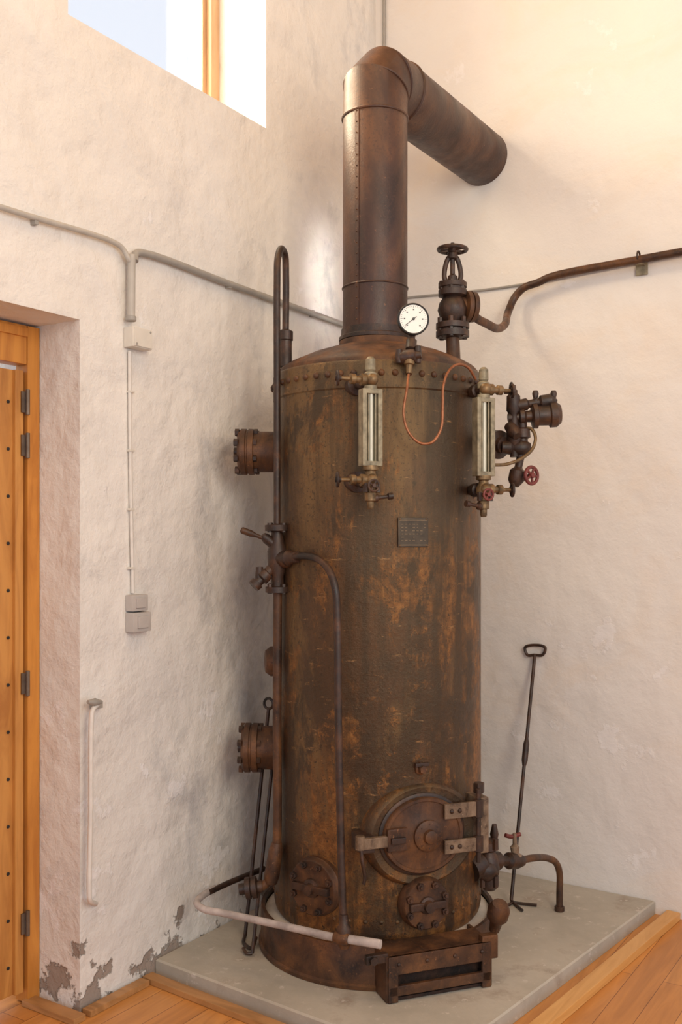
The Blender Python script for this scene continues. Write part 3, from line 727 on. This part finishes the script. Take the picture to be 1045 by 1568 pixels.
# ------------------------------------------------------------------ left wall services
b = Bd()
a0 = WL(178, 373, .02); b.tube([Vector((.02, -4.5, a0.z-.0)), Vector((.02, -3., a0.z)), WL(0, 317, .02), a0, WL(189, 383, .022), WL(196, 396, .03), WL(201, 404, .03)], .009, M_conduit, 12, 6)
b.tube([WL(206, 400, .03), WL(207, 389, .022), WL(218, 387, .02), WL(360, 438, .02), Vector((.02, -.45, WL(500, 488, .02).z)), Vector((.02, YW-.02, WL(500, 488, .02).z))], .0125, M_grey, 12, 6)
b.cyl(WL(200, 490, .03), WL(201, 390, .03), .014, M_conduit, 16); b.cyl(WL(200, 492, .03), WL(200, 484, .03), .0185, M_grey, 16)
for px, py in ((55, 337), (352, 436), (480, 480)):
    q = WL(px, py, .02); b.box(Vector((.012, q.y, q.z)), (.022, 0, 0), (0, .014, 0), (0, 0, .028), M_grey)
b.obj('electrical_conduit')
def wbox(name, x0, y0, x1, y1, dep, mat, extra=None):
    p = WL(x0, y0, 0); q = WL(x1, y1, 0); zt = WL(x0, y0, 0).z; zb = WL(x0, y1, 0).z
    b = Bd(); c = Vector((dep/2+.001, (p.y+q.y)/2, (zt+zb)/2)); w = abs(q.y-p.y); h = zt-zb
    b.box(c, (dep, 0, 0), (0, w, 0), (0, 0, h), mat, .005)
    if extra: extra(b, c, w, h, dep)
    return b.obj(name)
def ex1(b, c, w, h, d):
    b.box(c+Vector((d/2+.002, 0, 0)), (.006, 0, 0), (0, w*.9, 0), (0, 0, h*.9), M_box, .002)
    for i in (-1, 1): b.cyl(c+Vector((d/2, i*w*.35, i*h*.35)), c+Vector((d/2+.007, i*w*.35, i*h*.35)), .004, M_grey)
wbox('junction_box', 188, 501, 218, 532, .045, M_box, ex1)
def ex2(b, c, w, h, d):
    b.box(c+Vector((d/2+.003, 0, -.0)), (.01, 0, 0), (0, w*.6, 0), (0, 0, h*.6), M_boxg, .003)
wbox('light_switch', 191, 911, 215, 936, .035, M_boxg, ex2)
wbox('power_socket', 191, 938, 218, 968, .04, M_boxg, ex2)
b = Bd(); a = WL(198, 538, .01); c = WL(203, 908, .01)
b.tube([a, WL(199, 700, .01), c], .0065, M_wpipe, 10)
for py in (600, 690, 780, 870): q = WL(200, py, .01); b.box(Vector((.009, q.y, q.z)), (.018, 0, 0), (0, .022, 0), (0, 0, .008), M_box)
b.obj('switch_cable')
b = Bd()
b.tube([WL(150, 1078, .0), WL(148, 1080, .04), WL(141, 1088, .05), WL(139, 1110, .05), WL(138, 1250, .05), WL(136, 1360, .05), WL(137, 1378, .045), WL(146, 1384, .0)], .0082, M_wpipe, 12)
q = WL(147, 1080, .015); b.box(q, (.025, 0, 0), (0, .035, 0), (0, 0, .02), M_grey)
b.turned(WL(134, 1075, .05), WL(155, 1075, .05), [(0, .006), (.3, .010), (.5, .013), (.7, .010), (1, .006)], M_grey)
b.obj('water_pipe')

# ------------------------------------------------------------------ lights
w = bpy.data.worlds.new('sky'); sc.world = w; w.use_nodes = True
bg = w.node_tree.nodes['Background']; bg.inputs[0].default_value = (.82, .885, 1.0, 1); bg.inputs[1].default_value = 1.05
def area(name, loc, tgt, sx, sy, power, col):
    l = bpy.data.lights.new(name, 'AREA'); l.shape = 'RECTANGLE'; l.size = sx; l.size_y = sy; l.energy = power; l.color = col
    o = bpy.data.objects.new(name, l); o.location = loc
    o.rotation_euler = (Vector(tgt)-Vector(loc)).to_track_quat('-Z', 'Y').to_euler(); sc.collection.objects.link(o); return o
area('window_daylight', (-1.0, -1.6, 4.2), (1.1, -.9, 2.4), 1.6, 1.4, 190, (1., .80, .54))
area('assumed_right_daylight', (4.3, -4.0, 2.9), (.4, -1.1, 2.0), 1.3, 2.0, 85, (1., .86, .66))  # assumed daylight from the right, its window is unseen and not built
area('warm_upper_fill', (1.5, -2.4, 4.9), (.1, -.8, 3.2), 1.5, 1.5, 30, (1., .74, .42))  # added warm fill for the upper walls, no lamp hangs here
o = area('added_wall_patch_light', (4.2, -.38, 3.02), (0, -.555, 2.70), .14, .42, .25, (1., .95, .86)); o.data.spread = math.radians(5)  # added narrow lamp throwing the left wall's bright patch, no window there

# ------------------------------------------------------------------ camera
cd = bpy.data.cameras.new('camera'); cam = bpy.data.objects.new('camera', cd); sc.collection.objects.link(cam)
cd.sensor_fit = 'VERTICAL'; cd.sensor_height = 36; cd.sensor_width = 24; cd.lens = 36*FPX/1568
cd.shift_y = (HY-784)/1568; cd.clip_start = .05
cam.location = CAM; cam.rotation_euler = (math.radians(90), 0, math.atan2(.5411, .8410)); sc.camera = cam
